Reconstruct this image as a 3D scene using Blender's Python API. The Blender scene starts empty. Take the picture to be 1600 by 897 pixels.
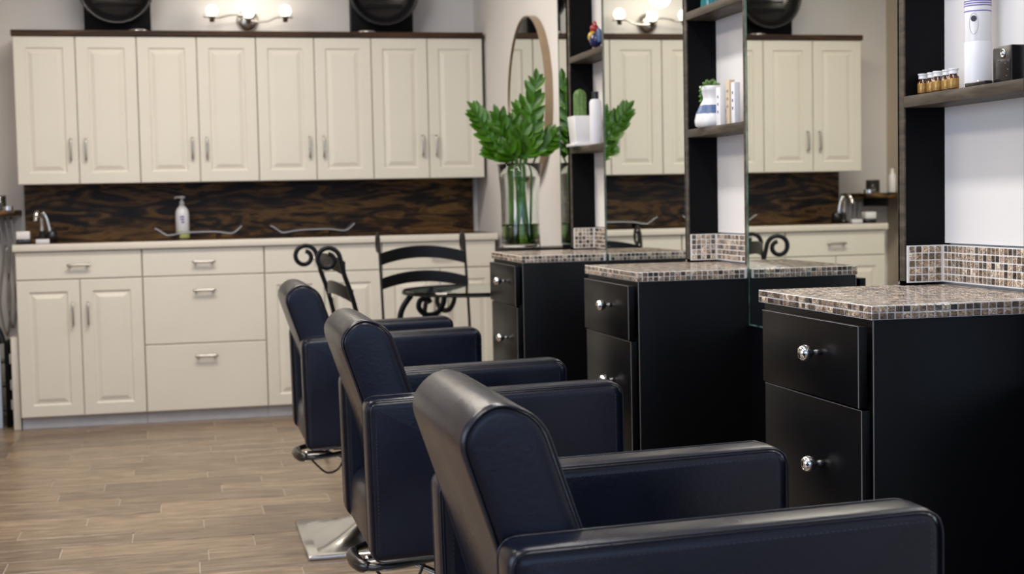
import bpy, bmesh, math, random
from mathutils import Vector, Matrix
PI = math.pi
rnd = random.Random(7)
S = bpy.context.scene
COL = S.collection

# ------------------------------------------------------------------ camera
cam_d = bpy.data.cameras.new('camera')
cam = bpy.data.objects.new('camera', cam_d); COL.objects.link(cam)
yaw, pitch, roll = .224986, .0599379, .0201674
right = Vector((math.cos(yaw), -math.sin(yaw), 0))
fwd = Vector((math.sin(yaw)*math.cos(pitch), math.cos(yaw)*math.cos(pitch), -math.sin(pitch)))
down = fwd.cross(right)
r2 = math.cos(roll)*right + math.sin(roll)*down
d2 = -math.sin(roll)*right + math.cos(roll)*down
up = -d2; back = -fwd
cam.matrix_world = Matrix(((r2.x, up.x, back.x, 0), (r2.y, up.y, back.y, 0), (r2.z, up.z, back.z, 1.08), (0, 0, 0, 1)))
cam_d.sensor_width = 36; cam_d.lens = 2245.52*36/1600
cam_d.clip_start = .05; cam_d.clip_end = 60
cam_d.dof.use_dof = True; cam_d.dof.focus_distance = 2.62; cam_d.dof.aperture_fstop = 7.0
S.camera = cam

# ------------------------------------------------------------------ world, lights, exposure
w = bpy.data.worlds.new('world'); S.world = w; w.use_nodes = True
w.node_tree.nodes['Background'].inputs[0].default_value = (.75, .85, 1, 1)
w.node_tree.nodes['Background'].inputs[1].default_value = .3
S.view_settings.view_transform = 'Standard'; S.view_settings.look = 'None'
S.view_settings.exposure = 0.16; S.view_settings.gamma = 1; S.view_settings.use_curve_mapping = False
S.cycles.max_bounces = 10; S.cycles.glossy_bounces = 6; S.cycles.transmission_bounces = 8; S.cycles.caustics_reflective = False
S.cycles.use_denoising = True

def area(name, loc, rot, sx, sy, power, color):
    l = bpy.data.lights.new(name, 'AREA'); l.shape = 'RECTANGLE'; l.size = sx; l.size_y = sy
    l.energy = power; l.color = color
    o = bpy.data.objects.new(name, l); COL.objects.link(o); o.location = loc; o.rotation_euler = rot
    return o
WARM = (1, .90, .78); NEUT = (1, .96, .92); COOL = (.42, .62, 1)
area('daylight_window', (.2, -1.93, 1.55), (PI/2, 0, 0), 2.8, 1.7, 22, COOL)
area('daylight_side_window', (-2.5, 1.6, 1.55), (PI/2, 0, -PI/2), 2.6, 1.6, 54, (.66, .78, 1))
area('ceiling_lamp_aisle_near', (-.7, 1.6, 2.66), (0, 0, 0), .5, 1.2, 22, WARM)
area('ceiling_lamp_aisle_middle', (-.7, 4.2, 2.66), (0, 0, 0), .5, 1.2, 26, WARM)
area('ceiling_lamp_aisle_far', (.1, 6.1, 2.66), (0, 0, 0), 1.3, .5, 40, WARM)
area('ceiling_lamp_station', (.70, 2.9, 2.66), (0, 0, 0), .16, 3.8, 46, NEUT)

# ------------------------------------------------------------------ materials
def nd(nt, t, **kw):
    n = nt.nodes.new(t)
    for k, v in kw.items(): setattr(n, k, v)
    return n
def base_mat(name, rough=.5, metal=0., spec=.5, coat=0.):
    m = bpy.data.materials.new(name); m.use_nodes = True; nt = m.node_tree
    b = nt.nodes['Principled BSDF']
    b.inputs['Roughness'].default_value = rough; b.inputs['Metallic'].default_value = metal
    b.inputs['Specular IOR Level'].default_value = spec; b.inputs['Coat Weight'].default_value = coat
    return m, nt, b
def noise(nt, scale, vec=None, detail=3, dist=0.):
    n = nd(nt, 'ShaderNodeTexNoise'); n.inputs['Scale'].default_value = scale
    n.inputs['Detail'].default_value = detail; n.inputs['Distortion'].default_value = dist
    if vec is not None: nt.links.new(vec, n.inputs['Vector'])
    return n
def ramp(nt, fac, stops):
    r = nd(nt, 'ShaderNodeValToRGB'); e = r.color_ramp.elements
    while len(e) < len(stops): e.new(.5)
    for i, (p, c) in enumerate(stops): e[i].position = p; e[i].color = (*c, 1)
    nt.links.new(fac, r.inputs[0]); return r
def bump(nt, b, h, strength, dist=.001):
    n = nd(nt, 'ShaderNodeBump'); n.inputs['Strength'].default_value = strength; n.inputs['Distance'].default_value = dist
    nt.links.new(h, n.inputs['Height']); nt.links.new(n.outputs[0], b.inputs['Normal'])
def objvec(nt, scale=(1, 1, 1), rand=True, island=False):
    tc = nd(nt, 'ShaderNodeTexCoord'); mp = nd(nt, 'ShaderNodeMapping'); mp.inputs['Scale'].default_value = scale
    nt.links.new(tc.outputs['Object'], mp.inputs['Vector'])
    if not rand: return mp.outputs[0], None
    oi = nd(nt, 'ShaderNodeObjectInfo'); src = oi.outputs['Random']
    if island:
        g = nd(nt, 'ShaderNodeNewGeometry'); a = nd(nt, 'ShaderNodeMath', operation='ADD')
        nt.links.new(src, a.inputs[0]); nt.links.new(g.outputs['Random Per Island'], a.inputs[1])
        f = nd(nt, 'ShaderNodeMath', operation='FRACT'); nt.links.new(a.outputs[0], f.inputs[0]); src = f.outputs[0]
    mu = nd(nt, 'ShaderNodeMath', operation='MULTIPLY'); mu.inputs[1].default_value = 37.
    nt.links.new(src, mu.inputs[0])
    ad = nd(nt, 'ShaderNodeVectorMath', operation='ADD'); nt.links.new(mp.outputs[0], ad.inputs[0]); nt.links.new(mu.outputs[0], ad.inputs[1])
    return ad.outputs[0], src
def flat(name, c, rough=.5, metal=0., spec=.5, var=.06, scale=14, coat=0., bmp=0.):
    m, nt, b = base_mat(name, rough, metal, spec, coat)
    v, _ = objvec(nt, rand=False); n = noise(nt, scale, v)
    lo = tuple(x*(1-var) for x in c); hi = tuple(min(1, x*(1+var)) for x in c)
    r = ramp(nt, n.outputs['Fac'], [(.3, lo), (.7, hi)]); nt.links.new(r.outputs[0], b.inputs['Base Color'])
    if bmp: n2 = noise(nt, 260, v); bump(nt, b, n2.outputs['Fac'], bmp)
    return m
M = {}
M['cream'] = flat('cream_lacquer', (.74, .722, .645), .38, var=.02, scale=4)
M['cream_edge'] = flat('cream_laminate', (.74, .71, .64), .4, var=.02)
M['kick'] = flat('white_kickboard', (.62, .63, .68), .5)
M['wall'] = flat('white_wall_paint', (.74, .73, .73), .75, spec=.2, var=.02, scale=3, bmp=.1)
M['wall_beige'] = flat('beige_wall_paint', (.60, .52, .43), .7, spec=.2, var=.03, scale=3, bmp=.1)
M['ceiling'] = flat('ceiling_paint', (.8, .78, .74), .8, spec=.1, var=.02)
M['black'] = flat('black_laminate', (.0035, .0036, .0045), .34, spec=.12, var=.1, scale=30)
M['black_matte'] = flat('black_panel', (.0018, .002, .003), .5, spec=.12)
M['edge'] = flat('worn_grey_edging', (.20, .19, .19), .4)
M['chrome'] = flat('chrome', (.86, .86, .87), .08, 1., var=.01)
M['brushed'] = flat('brushed_nickel', (.52, .50, .47), .28, 1., var=.03)
M['silver'] = flat('hammered_silver', (.74, .70, .64), .34, 1., var=.05)
M['iron'] = flat('black_wrought_iron', (.004, .004, .005), .36, spec=.3, var=.1)
M['plastic'] = flat('black_plastic', (.012, .012, .014), .25, spec=.6)
M['white'] = flat('white_glazed', (.80, .80, .82), .22, var=.015)
M['whitesoft'] = flat('white_plastic', (.78, .79, .84), .35, var=.015)
M['grout'] = flat('pale_grout', (.74, .73, .73), .7, spec=.2, var=.04, scale=60)
M['stitch'] = flat('dark_thread', (.03, .03, .045), .6)
M['piping'] = flat('leather_piping', (.010, .012, .020), .30, spec=.45)
M['steel'] = flat('polished_steel', (.66, .66, .67), .16, 1.)
M['leaf'] = flat('glossy_green_leaf', (.062, .195, .007), .30, var=.6, scale=9)
M['stem'] = flat('green_stem', (.07, .22, .03), .4, var=.2)
M['cactus'] = flat('cactus_green', (.10, .19, .05), .6, var=.25, scale=60)
M['amber'] = flat('amber_glass', (.06, .016, .003), .08, spec=.8, var=.4, scale=80)
M['gold'] = flat('gold_label', (.38, .22, .06), .3, .4, var=.25, scale=120)
M['mirrorframe'] = flat('bronze_frame', (.36, .27, .18), .35, .6)
M['glassedge'] = flat('green_glass_edge', (.07, .13, .11), .08, spec=.9, var=.7, scale=25)
M['yellowgreen'] = flat('lime_label', (.52, .58, .22), .4)
M['purple'] = flat('violet_print', (.16, .13, .42), .4)
M['blue'] = flat('blue_print', (.07, .13, .28), .4)
M['tan'] = flat('tan_carton', (.62, .50, .36), .5)
M['red'] = flat('red_enamel', (.34, .03, .03), .25)
M['ochre'] = flat('ochre_enamel', (.50, .34, .06), .3)
M['navy'] = flat('navy_enamel', (.015, .02, .10), .25)
M['paleblue'] = flat('pale_blue_plastic', (.50, .62, .76), .4)
M['teal'] = flat('teal_glass', (.02, .16, .17), .08, spec=.8)

def mk_wood(name, cols, scale, rough, dist=1.6, big=3., bmp=.15, rand=True, spec=.5, island=False):
    m, nt, b = base_mat(name, rough, spec=spec)
    v, r0 = objvec(nt, scale, rand, island)
    n = noise(nt, big, v, 6, dist); r = ramp(nt, n.outputs['Fac'], cols)
    nt.links.new(r.outputs[0], b.inputs['Base Color'])
    bump(nt, b, n.outputs['Fac'], bmp, .002)
    return m, nt, b, r, r0
M['darkwood'] = mk_wood('dark_stained_plywood', [(.30, (.004, .003, .003)), (.44, (.018, .010, .006)), (.51, (.070, .035, .012)), (.60, (.21, .112, .034)), (.66, (.07, .034, .012)), (.74, (.012, .007, .004))], (1.1, 1, 5.4), .4, 1.9, 3.1, rand=False, spec=.22)[0]
M['trimwood'] = mk_wood('walnut_board', [(.3, (.020, .010, .006)), (.55, (.060, .030, .015)), (.75, (.11, .055, .026))], (1, 8, 12), .5, 1., 3, rand=False, spec=.2)[0]
M['shelfwood'] = mk_wood('taupe_shelf_wood', [(.3, (.036, .029, .022)), (.55, (.075, .061, .046)), (.75, (.14, .115, .088))], (10, 2, 14), .5, .6, 4, rand=False, spec=.3)[0]
# floor planks: one tint per plank
m, nt, b, r, r0 = mk_wood('wood_look_plank', [(.28, (.075, .049, .030)), (.43, (.165, .115, .075)), (.57, (.25, .183, .124)), (.72, (.37, .282, .20))], (2.2, 26, 1), .30, 1.0, 3, .25, True, .5, True)
hs = nd(nt, 'ShaderNodeHueSaturation'); mr = nd(nt, 'ShaderNodeMapRange'); mr.inputs['To Min'].default_value = .78; mr.inputs['To Max'].default_value = 1.22
nt.links.new(r0, mr.inputs['Value']); nt.links.new(mr.outputs[0], hs.inputs['Value']); nt.links.new(r.outputs[0], hs.inputs['Color'])
nt.links.new(hs.outputs[0], b.inputs['Base Color']); M['plank'] = m
M['floorgrout'] = flat('sand_grout', (.52, .46, .40), .7)
# leather
m, nt, b = base_mat('black_navy_leather',   .3, spec=.36)
v, _ = objvec(nt, rand=False); n = noise(nt, 130, v, 5); n2 = noise(nt, 9, v, 3)
r = ramp(nt, n2.outputs['Fac'], [(.3, (.0040, .0052, .0125)), (.7, (.0068, .0088, .0205))]); nt.links.new(r.outputs[0], b.inputs['Base Color'])
mr = nd(nt, 'ShaderNodeMapRange'); mr.inputs['To Min'].default_value = .22; mr.inputs['To Max'].default_value = .36
nt.links.new(n2.outputs['Fac'], mr.inputs['Value']); nt.links.new(mr.outputs[0], b.inputs['Roughness'])
bump(nt, b, n.outputs['Fac'], .35, .0008); M['leather'] = m
# mosaic shell tiles: tint per tile
m, nt, b = base_mat('brown_shell_tile', .12, spec=.6)
v, r0 = objvec(nt, (1, 1, 1), True, True); n = noise(nt, 130, v, 4, 1.8)
r = ramp(nt, r0, [(.0, (.035, .028, .026)), (.15, (.10, .070, .048)), (.3, (.28, .20, .14)), (.45, (.47, .38, .29)), (.6, (.05, .040, .036)), (.72, (.24, .175, .12)), (.86, (.56, .48, .39)), (1., (.05, .042, .044))])
mx = nd(nt, 'ShaderNodeMixRGB', blend_type='MULTIPLY'); mx.inputs[0].default_value = 1
rr = ramp(nt, n.outputs['Fac'], [(.36, (.30, .27, .25)), (.5, (.95, .93, .9)), (.64, (2.0, 1.95, 1.85))])
nt.links.new(r.outputs[0], mx.inputs[1]); nt.links.new(rr.outputs[0], mx.inputs[2]); nt.links.new(mx.outputs[0], b.inputs['Base Color']); M['tile'] = m
# glass, water, mirror, bulbs
def glassy(name, c, rough=0., ior=1.45):
    m, nt, b = base_mat(name, rough); b.inputs['Transmission Weight'].default_value = 1; b.inputs['IOR'].default_value = ior
    v, _ = objvec(nt, rand=False); n = noise(nt, 3, v); r = ramp(nt, n.outputs['Fac'], [(.3, c), (.7, tuple(min(1, x*1.02) for x in c))])
    nt.links.new(r.outputs[0], b.inputs['Base Color']); return m
M['glass'] = glassy('clear_glass', (.95, .98, .97)); M['water'] = glassy('greenish_water', (.12, .26, .03), 0, 1.33); M['tabletop'] = glassy('tinted_glass', (.50, .62, .58))
M['mirror'] = flat('silvered_mirror', (.83, .85, .80), .0, 1., var=.004)
m, nt, b = base_mat('lit_bulb'); b.inputs['Emission Color'].default_value = (1, .93, .80, 1); b.inputs['Emission Strength'].default_value = 3.5
v, _ = objvec(nt, rand=False); n = noise(nt, 2, v); r = ramp(nt, n.outputs['Fac'], [(0, (1, .95, .85)), (1, (1, 1, 1))]); nt.links.new(r.outputs[0], b.inputs['Base Color']); M['bulb'] = m

# ------------------------------------------------------------------ geometry helpers
def new(): return bmesh.new()
def obj(name, bm, mat, parent=None, smooth=False, auto=False):
    me = bpy.data.meshes.new(name)
    bmesh.ops.recalc_face_normals(bm, faces=bm.faces[:])
    if auto:
        for f in bm.faces: f.smooth = True
        for e in bm.edges:
            if len(e.link_faces) == 2 and e.calc_face_angle(0) > .6: e.smooth = False
    elif smooth:
        for f in bm.faces: f.smooth = True
    bm.to_mesh(me); bm.free(); me.materials.append(M[mat])
    o = bpy.data.objects.new(name, me); COL.objects.link(o)
    if parent: o.parent = parent
    return o
def tag(o, label=None, cat=None, group=None, kind=None):
    if label: o['label'] = label
    if cat: o['category'] = cat
    if group: o['group'] = group
    if kind: o['kind'] = kind
    return o
def thing(name, label, cat, loc=(0, 0, 0), rz=0, group=None):
    o = bpy.data.objects.new(name, None); o.empty_display_size = .05; COL.objects.link(o); o.location = loc; o.rotation_euler = (0, 0, rz)
    return tag(o, label, cat, group)
def copy_tree(o, parent=None):
    c = o.copy(); COL.objects.link(c)
    if parent: c.parent = parent
    for ch in list(o.children): copy_tree(ch, c)
    return c
def box(bm, x0, x1, y0, y1, z0, z1, bev=0., seg=2):
    vs = [bm.verts.new((x, y, z)) for x in (x0, x1) for y in (y0, y1) for z in (z0, z1)]
    fs = [bm.faces.new([vs[i] for i in q]) for q in ((0, 1, 3, 2), (4, 6, 7, 5), (0, 4, 5, 1), (2, 3, 7, 6), (0, 2, 6, 4), (1, 5, 7, 3))]
    if bev:
        es = list({e for f in fs for e in f.edges})
        bmesh.ops.bevel(bm, geom=es, offset=bev, segments=seg, affect='EDGES', profile=.5, clamp_overlap=True)
    return bm
def bx(name, mat, parent, *a, bev=0., seg=2, **k):
    return obj(name, box(new(), *a, bev=bev, seg=seg), mat, parent, auto=bool(bev), **k)
def tube(bm, pts, r, n=8, closed=False, flatten=None, caps=True):
    pts = [Vector(p) for p in pts]; N = len(pts); rings = []; prev = None
    for i, p in enumerate(pts):
        if closed: t = pts[(i+1) % N]-pts[i-1]
        else: t = pts[min(i+1, N-1)]-pts[max(i-1, 0)]
        t.normalize()
        if prev is None:
            a = Vector((0, 0, 1)) if abs(t.z) < .9 else Vector((0, 1, 0))
            if flatten: a = Vector(flatten[2])
            u = (a - t*a.dot(t)).normalized()
        else: u = (prev - t*prev.dot(t)).normalized()
        if flatten:
            a = Vector(flatten[2]); u = (a - t*a.dot(t)).normalized()
        prev = u; v = t.cross(u)
        rr = r[i] if isinstance(r, (list, tuple)) else r
        ru, rv = (flatten[0], flatten[1]) if flatten else (rr, rr)
        rings.append([bm.verts.new(p + u*math.cos(2*PI*k/n+PI/n)*ru + v*math.sin(2*PI*k/n+PI/n)*rv) for k in range(n)])
    for i in range(N if closed else N-1):
        a, b_ = rings[i], rings[(i+1) % N]
        for k in range(n): bm.faces.new((a[k], a[(k+1) % n], b_[(k+1) % n], b_[k]))
    if caps and not closed: bm.faces.new(rings[0][::-1]); bm.faces.new(rings[-1])
    return bm
def smoothpts(P, k=6):
    P = [Vector(p) for p in P]; out = []
    for i in range(len(P)-1):
        a = P[max(i-1, 0)]; b_ = P[i]; c = P[i+1]; d = P[min(i+2, len(P)-1)]
        for j in range(k):
            t = j/k; out.append(.5*((2*b_)+(c-a)*t+(2*a-5*b_+4*c-d)*t*t+(3*b_-a-3*c+d)*t**3))
    out.append(P[-1]); return out
def lathe(bm, prof, c=(0, 0, 0), n=24, axis='Z', sx=1, sy=1):
    rings = []
    for r, z in prof:
        if r < 1e-6: co = [(0, 0, z)]
        else: co = [(r*math.cos(2*PI*k/n)*sx, r*math.sin(2*PI*k/n)*sy, z) for k in range(n)]
        if axis == 'Y': co = [(x, z_, y) for x, y, z_ in co]
        if axis == 'X': co = [(z_, x, y) for x, y, z_ in co]
        rings.append([bm.verts.new(Vector(q)+Vector(c)) for q in co])
    for a, b_ in zip(rings, rings[1:]):
        if len(a) == 1 and len(b_) == 1: continue
        for k in range(n):
            k2 = (k+1) % n
            if len(a) == 1: bm.faces.new((a[0], b_[k2], b_[k]))
            elif len(b_) == 1: bm.faces.new((a[k], a[k2], b_[0]))
            else: bm.faces.new((a[k], a[k2], b_[k2], b_[k]))
    return bm
def rounded(pts, radii, seg=5):
    out = []; N = len(pts)
    for i in range(N):
        p = Vector(pts[i]); a = Vector(pts[i-1]); b_ = Vector(pts[(i+1) % N]); r = radii[i] if isinstance(radii, (list, tuple)) else radii
        if r <= 0: out.append(p); continue
        da = (a-p); db = (b_-p); r = min(r, da.length*.48, db.length*.48)
        A = p+da.normalized()*r; B = p+db.normalized()*r
        for j in range(seg+1):
            t = j/seg; out.append(A*(1-t)**2+p*2*t*(1-t)+B*t*t)
    return out
def prism(bm, poly, y0, y1, bev=0., seg=4, plane='XZ'):
    P = [Vector(p) for p in poly]; N = len(P)
    area2 = sum(P[i].x*P[(i+1) % N].y-P[(i+1) % N].x*P[i].y for i in range(N))
    if area2 < 0: P.reverse()
    nor = []
    for i in range(N):
        e1 = (P[i]-P[i-1]).normalized(); e2 = (P[(i+1) % N]-P[i]).normalized()
        n1 = Vector((-e1.y, e1.x)); n2 = Vector((-e2.y, e2.x)); m_ = (n1+n2)
        m_ = m_.normalized() if m_.length > 1e-6 else n1
        c = max(.5, m_.dot(n1)); nor.append(m_/c)
    levels = []
    if bev:
        for k in range(seg+1): t = k/seg*PI/2; levels.append((y0+bev*(1-math.cos(t)) if False else y0+bev*(1-math.sin(t)), bev*(1-math.cos(t))))
        levels = sorted([(y0+bev*(1-math.cos(k/seg*PI/2)), bev*(1-math.sin(k/seg*PI/2))) for k in range(seg+1)])
        levels += [(y1-(a-y0), i) for a, i in reversed(levels)]
    else: levels = [(y0, 0), (y1, 0)]
    def co(p, y): return {'XZ': (p.x, y, p.y), 'XY': (p.x, p.y, y), 'YZ': (y, p.x, p.y)}[plane]
    rings = [[bm.verts.new(co(P[i]+nor[i]*ins, y)) for i in range(N)] for y, ins in levels]
    for a, b_ in zip(rings, rings[1:]):
        for i in range(N): bm.faces.new((a[i], a[(i+1) % N], b_[(i+1) % N], b_[i]))
    bm.faces.new(rings[0][::-1]); bm.faces.new(rings[-1])
    return bm
def shift(bm, loc):
    bmesh.ops.translate(bm, verts=bm.verts[:], vec=loc); return bm
def struct(name, bm, mat, parent=None, **k):
    o = obj(name, bm, mat, parent, **k)
    if not parent: o['kind'] = 'structure'
    return o

# ------------------------------------------------------------------ room shell
WX = 1.63; WY = 7.96; LX = -2.6; NY = -2.1; CZ = 2.75
struct('floor', box(new(), LX-.1, WX+.25, NY-.1, WY+.1, -.08, -.004), 'floorgrout')
floor = bpy.data.objects['floor']
struct('ceiling', box(new(), LX-.1, WX+.25, NY-.1, WY+.1, CZ, CZ+.08), 'ceiling')
struct('wall_back', box(new(), LX-.1, WX+.25, WY, WY+.1, 0, CZ), 'wall')
struct('wall_right', box(new(), WX, WX+.12, NY, WY, 0, CZ), 'wall')
bm = new()
for a in ((NY, .3, 0, CZ), (2.9, WY, 0, CZ), (.3, 2.9, 0, .75), (.3, 2.9, 2.35, CZ)): box(bm, LX-.1, LX, *a)
struct('wall_left', bm, 'wall_beige')
bm = new()
for a in ((.3, 2.9, .75, .81), (.3, 2.9, 2.29, 2.35), (.3, .36, .81, 2.29), (2.84, 2.9, .81, 2.29), (1.57, 1.63, .81, 2.29)): box(bm, LX-.08, LX-.02, *a)
struct('window_2', bm, 'cream_edge')
struct('wall_pier', box(new(), -2.6, -1.12, 7.0, WY, 0, CZ), 'wall_beige')
bm = new()
for a in ((LX, -1.3, 0, CZ), (2.0-.1, WX, 0, CZ), (-1.3, 1.9, 0, .6), (-1.3, 1.9, 2.5, CZ)):
    if a[1] > a[0]: box(bm, a[0], a[1], NY-.1, NY, a[2], a[3])
struct('wall_front', bm, 'wall')
bm = new()
for a in ((-1.3, 1.63, .6, .66), (-1.3, 1.63, 2.44, 2.5), (-1.3, -1.24, .66, 2.44), (.15, .21, .66, 2.44)): box(bm, a[0], a[1], NY-.08, NY-.02, a[2], a[3])
struct('window_1', bm, 'cream_edge')
# planks
PW, PL, GR = .1525, .602, .0036
pm = None; planks = []; rest = new()
row0 = 4.602
cells = []
offs = {0: -.405, 1: -.19, 2: -.561, 3: .25, 4: -.105, 5: .346, 6: -.484, 8: .07, -1: .049, 11: -.2}
for rI in range(-44, 22):
    y0 = row0+rI*PW
    off = offs.get(rI, rnd.choice((0, .2, .4, .1, .3, .5))+rnd.uniform(-.03, .03))
    off = off - math.ceil((off-LX)/PL)*PL
    x = off
    while x < WX:
        a, b_ = max(x, LX), min(x+PL, WX)
        if b_-a > .05 and y0 > NY and y0+PW < WY: cells.append((a, b_, y0, y0+PW))
        x += PL
def vis(c):
    cx, cy = (c[0]+c[1])/2, (c[2]+c[3])/2
    if cy < 3.3: return False
    d = Vector((cx, cy, -1.08)); px = d.dot(r2)/d.dot(fwd)
    return -.46 < px < .25 and cy < 7.6
nv = 0
shared = {}
for c in cells:
    z1 = rnd.uniform(-.0006, .0006)
    if vis(c) and nv < 298:
        nv += 1; L = round(c[1]-c[0], 3)
        if L not in shared:
            bm = box(new(), GR/2, L-GR/2, GR/2, PW-GR/2, -.008, 0, bev=.0012, seg=1)
            o = obj('plank', bm, 'plank', floor); shared[L] = o.data
        else:
            o = bpy.data.objects.new('plank', shared[L]); COL.objects.link(o); o.parent = floor
        o.location = (c[0], c[2], z1)
    else: box(rest, c[0]+GR/2, c[1]-GR/2, c[2]+GR/2, c[3]-GR/2, -.008, z1)
o = obj('plank', rest, 'plank', floor); o['kind'] = 'stuff'
struct('baseboard_right', box(new(), WX-.015, WX, 5.75, 7.34, 0, .09), 'cream_edge')

# ------------------------------------------------------------------ back wall cabinets
def door_bm(w_, h, t=.019, frame=.056, raised=True):
    # front face looks toward -Y, origin at lower left front corner
    bm = new()
    def ring(i, y): return [bm.verts.new((a, y, b_)) for a, b_ in ((i, i), (w_-i, i), (w_-i, h-i), (i, h-i))]
    R = [ring(0, t), ring(0, .003), ring(.003, 0)]
    if raised: R += [ring(frame, 0), ring(frame+.007, .007), ring(frame+.014, .007), ring(frame+.034, .0005)]
    for a, b_ in zip(R, R[1:]):
        for k in range(4): bm.faces.new((a[k], a[(k+1) % 4], b_[(k+1) % 4], b_[k]))
    bm.faces.new(R[0][::-1]); bm.faces.new(R[-1]); return bm
def handle(parent, x, z, L, vert, y=0):
    bm = new(); h = L/2
    if vert:
        tube(bm, smoothpts([(x, y-.004, z-h), (x, y-.024, z-h*.9), (x, y-.028, z), (x, y-.024, z+h*.9), (x, y-.004, z+h)], 4), .0052, 8)
    else:
        tube(bm, smoothpts([(x-h, y-.020, z), (x-h*.8, y-.022, z), (x+h*.8, y-.022, z), (x+h, y-.020, z)], 3), .0058, 8)
        for s in (-1, 1): tube(bm, [(x+s*h*.78, y+.001, z), (x+s*h*.78, y-.022, z)], .0065, 8)
    return obj('handle', bm, 'brushed', parent, smooth=True)
UY = 7.64; ULAB = ['cream wall cabinet at the left end, under the left black hood dryer', 'cream wall cabinet above the pump bottle, under the left globe of the lamp',
    'cream wall cabinet above the right curved tray, under the right globe of the lamp', 'cream wall cabinet at the right end, under the right black hood dryer']
for i in range(4):
    x0 = -.797+i*.602
    t = thing('wall_cabinet', ULAB[i], 'cabinet', (x0, UY, 1.21), 0, 'upper cream cabinets')
    bx('body', 'cream_edge', t, .001, .601, .0215, .31, .002, .742)
    for k in range(2):
        d = obj('door', door_bm(.297, .745), 'cream', t); d.location = (.0015+k*.301, 0, 0)
        h = handle(d, .262 if k == 0 else .035, .175, .105, True)
tr = struct('trim_1', box(new(), -.803, 1.615, UY-.012, WY-.003, 1.957, 1.986, bev=.002), 'trimwood')
tag(tr, 'dark walnut board capping the wall cabinets')
BY = 7.36
BLAB = ['cream base cabinet at the left end, one drawer over two doors', 'cream base cabinet made of three wide drawers',
        'cream base cabinet behind the left iron chair, drawer over two doors', 'cream base cabinet behind the glass table, drawer over two doors']
for i in range(4):
    x0 = -.797+i*.5995
    t = thing('base_cabinet', BLAB[i], 'cabinet', (x0, BY, 0), 0, 'lower cream cabinets')
    bx('body', 'cream_edge', t, .001, .5985, .0215, .59, .062, .878)
    bx('toe_kick', 'kick', t, .001, .5985, .055, .07, 0, .062)
    def drawer(z0, z1, hz):
        d = obj('drawer', door_bm(.594, z1-z0, raised=False), 'cream', t); d.location = (.003, 0, z0)
        handle(d, .297, hz-z0, .105, False)
    drawer(.7405, .876, .808)
    if i == 1:
        drawer(.400, .7365, .665); drawer(.064, .396, .335)
    else:
        for k in range(2):
            d = obj('door', door_bm(.296, .672), 'cream', t); d.location = (.002+k*.2995, 0, .064)
            handle(d, .262 if k == 0 else .034, .505, .105, True)
bx('end_panel', 'cream_edge', None, -.836, -.802, 7.40, 7.93, 0, .46, bev=.002)
tag(bpy.data.objects['end_panel'], 'low white board standing against the left end of the base cabinets', 'panel')
ct = thing('worktop', 'long worktop with white front edge and dark stained top', 'worktop', (-.805, BY-.018, .88))
bx('front_edge', 'cream_edge', ct, 0, 2.415, 0, .022, 0, .034, bev=.002)
bx('top_board', 'darkwood', ct, 0.002, 2.413, .0225, .612, 0, .034)
sp = struct('trim_2', box(new(), -.80, 1.603, WY-.016, WY-.001, .915, 1.215), 'darkwood')
tag(sp, 'dark stained plywood splashback between worktop and wall cabinets')

# things on the worktop
CT = .9145
t = thing('pump_bottle', 'white pump bottle with lime green base band on the worktop', 'bottle', (.006, 7.80, CT))
lathe_p = [(0, 0), (.033, 0), (.036, .004), (.036, .125), (.034, .142), (.026, .160), (.016, .172), (.014, .178), (0, .178)]
obj('bottle_body', lathe(new(), lathe_p, n=24), 'whitesoft', t, smooth=True)
obj('lime_band', lathe(new(), [(.0364, .004), (.0366, .006), (.0366, .040), (.0364, .042)], n=24), 'yellowgreen', t, smooth=True)
obj('shoulder_band', lathe(new(), [(.0345, .142), (.0270, .1605), (.017, .1722)], n=24), 'whitesoft', t, smooth=True)
bm = new(); lathe(bm, [(0, .178), (.013, .178), (.013, .196), (.006, .199), (.005, .212), (.018, .213), (.019, .222), (.012, .226), (0, .226)], n=16)
tube(bm, [(0, 0, .219), (-.03, -.005, .219), (-.036, -.006, .212)], .0045, 8); obj('pump', bm, 'white', t, smooth=True)
bm = new()
for k, z in enumerate((.112, .098, .084)): box(bm, -.012+.003*k, .010, -.0372, -.0362, z, z+.008)
obj('print', bm, 'purple', t)
for nm, xc, lab in (('tray', .088, 'long silver curved tray beside the white pump bottle'), ('tray', .676, 'long silver curved tray behind the iron chairs')):
    t = thing(nm, lab, 'tray', (xc, 7.66, CT), 0, 'curved silver trays')
    P = [(-.222, 0, .060), (-.205, 0, .052), (-.175, 0, .030), (-.160, 0, .0235), (-.13, 0, .026), (-.08, 0, .034), (0, 0, .037), (.09, 0, .036), (.15, 0, .027), (.178, 0, .031), (.205, 0, .052), (.218, 0, .064)]
    tube(bm := new(), smoothpts(P, 4), .01, 12, flatten=(.0065, .055, (0, 0, 1))); obj('dish', bm, 'silver', t, auto=True)
    bm = new()
    for s in (-.11, .10): box(bm, s-.012, s+.012, -.03, .03, 0, .028, bev=.002)
    obj('foot', bm, 'trimwood', t)
t = thing('faucet', 'arched chrome faucet at the left end of the worktop', 'faucet', (-.69, 7.66, CT))
bm = new(); lathe(bm, [(0, 0), (.026, 0), (.026, .012), (.017, .018), (.015, .06), (0, .06)], n=16); obj('base', bm, 'plastic', t, smooth=True)
tube(bm := new(), smoothpts([(.0, 0, .05), (.0, -.003, .12), (-.008, -.02, .152), (-.02, -.045, .150), (-.026, -.06, .11)], 6), .011, 12); obj('spout', bm, 'chrome', t, smooth=True)
tube(bm := new(), smoothpts([(.040, -.01, 0), (.038, -.01, .06), (.025, -.01, .12), (.008, -.01, .155)], 6), .008, 10); obj('sprayer_arm', bm, 'chrome', t, smooth=True)
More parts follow.
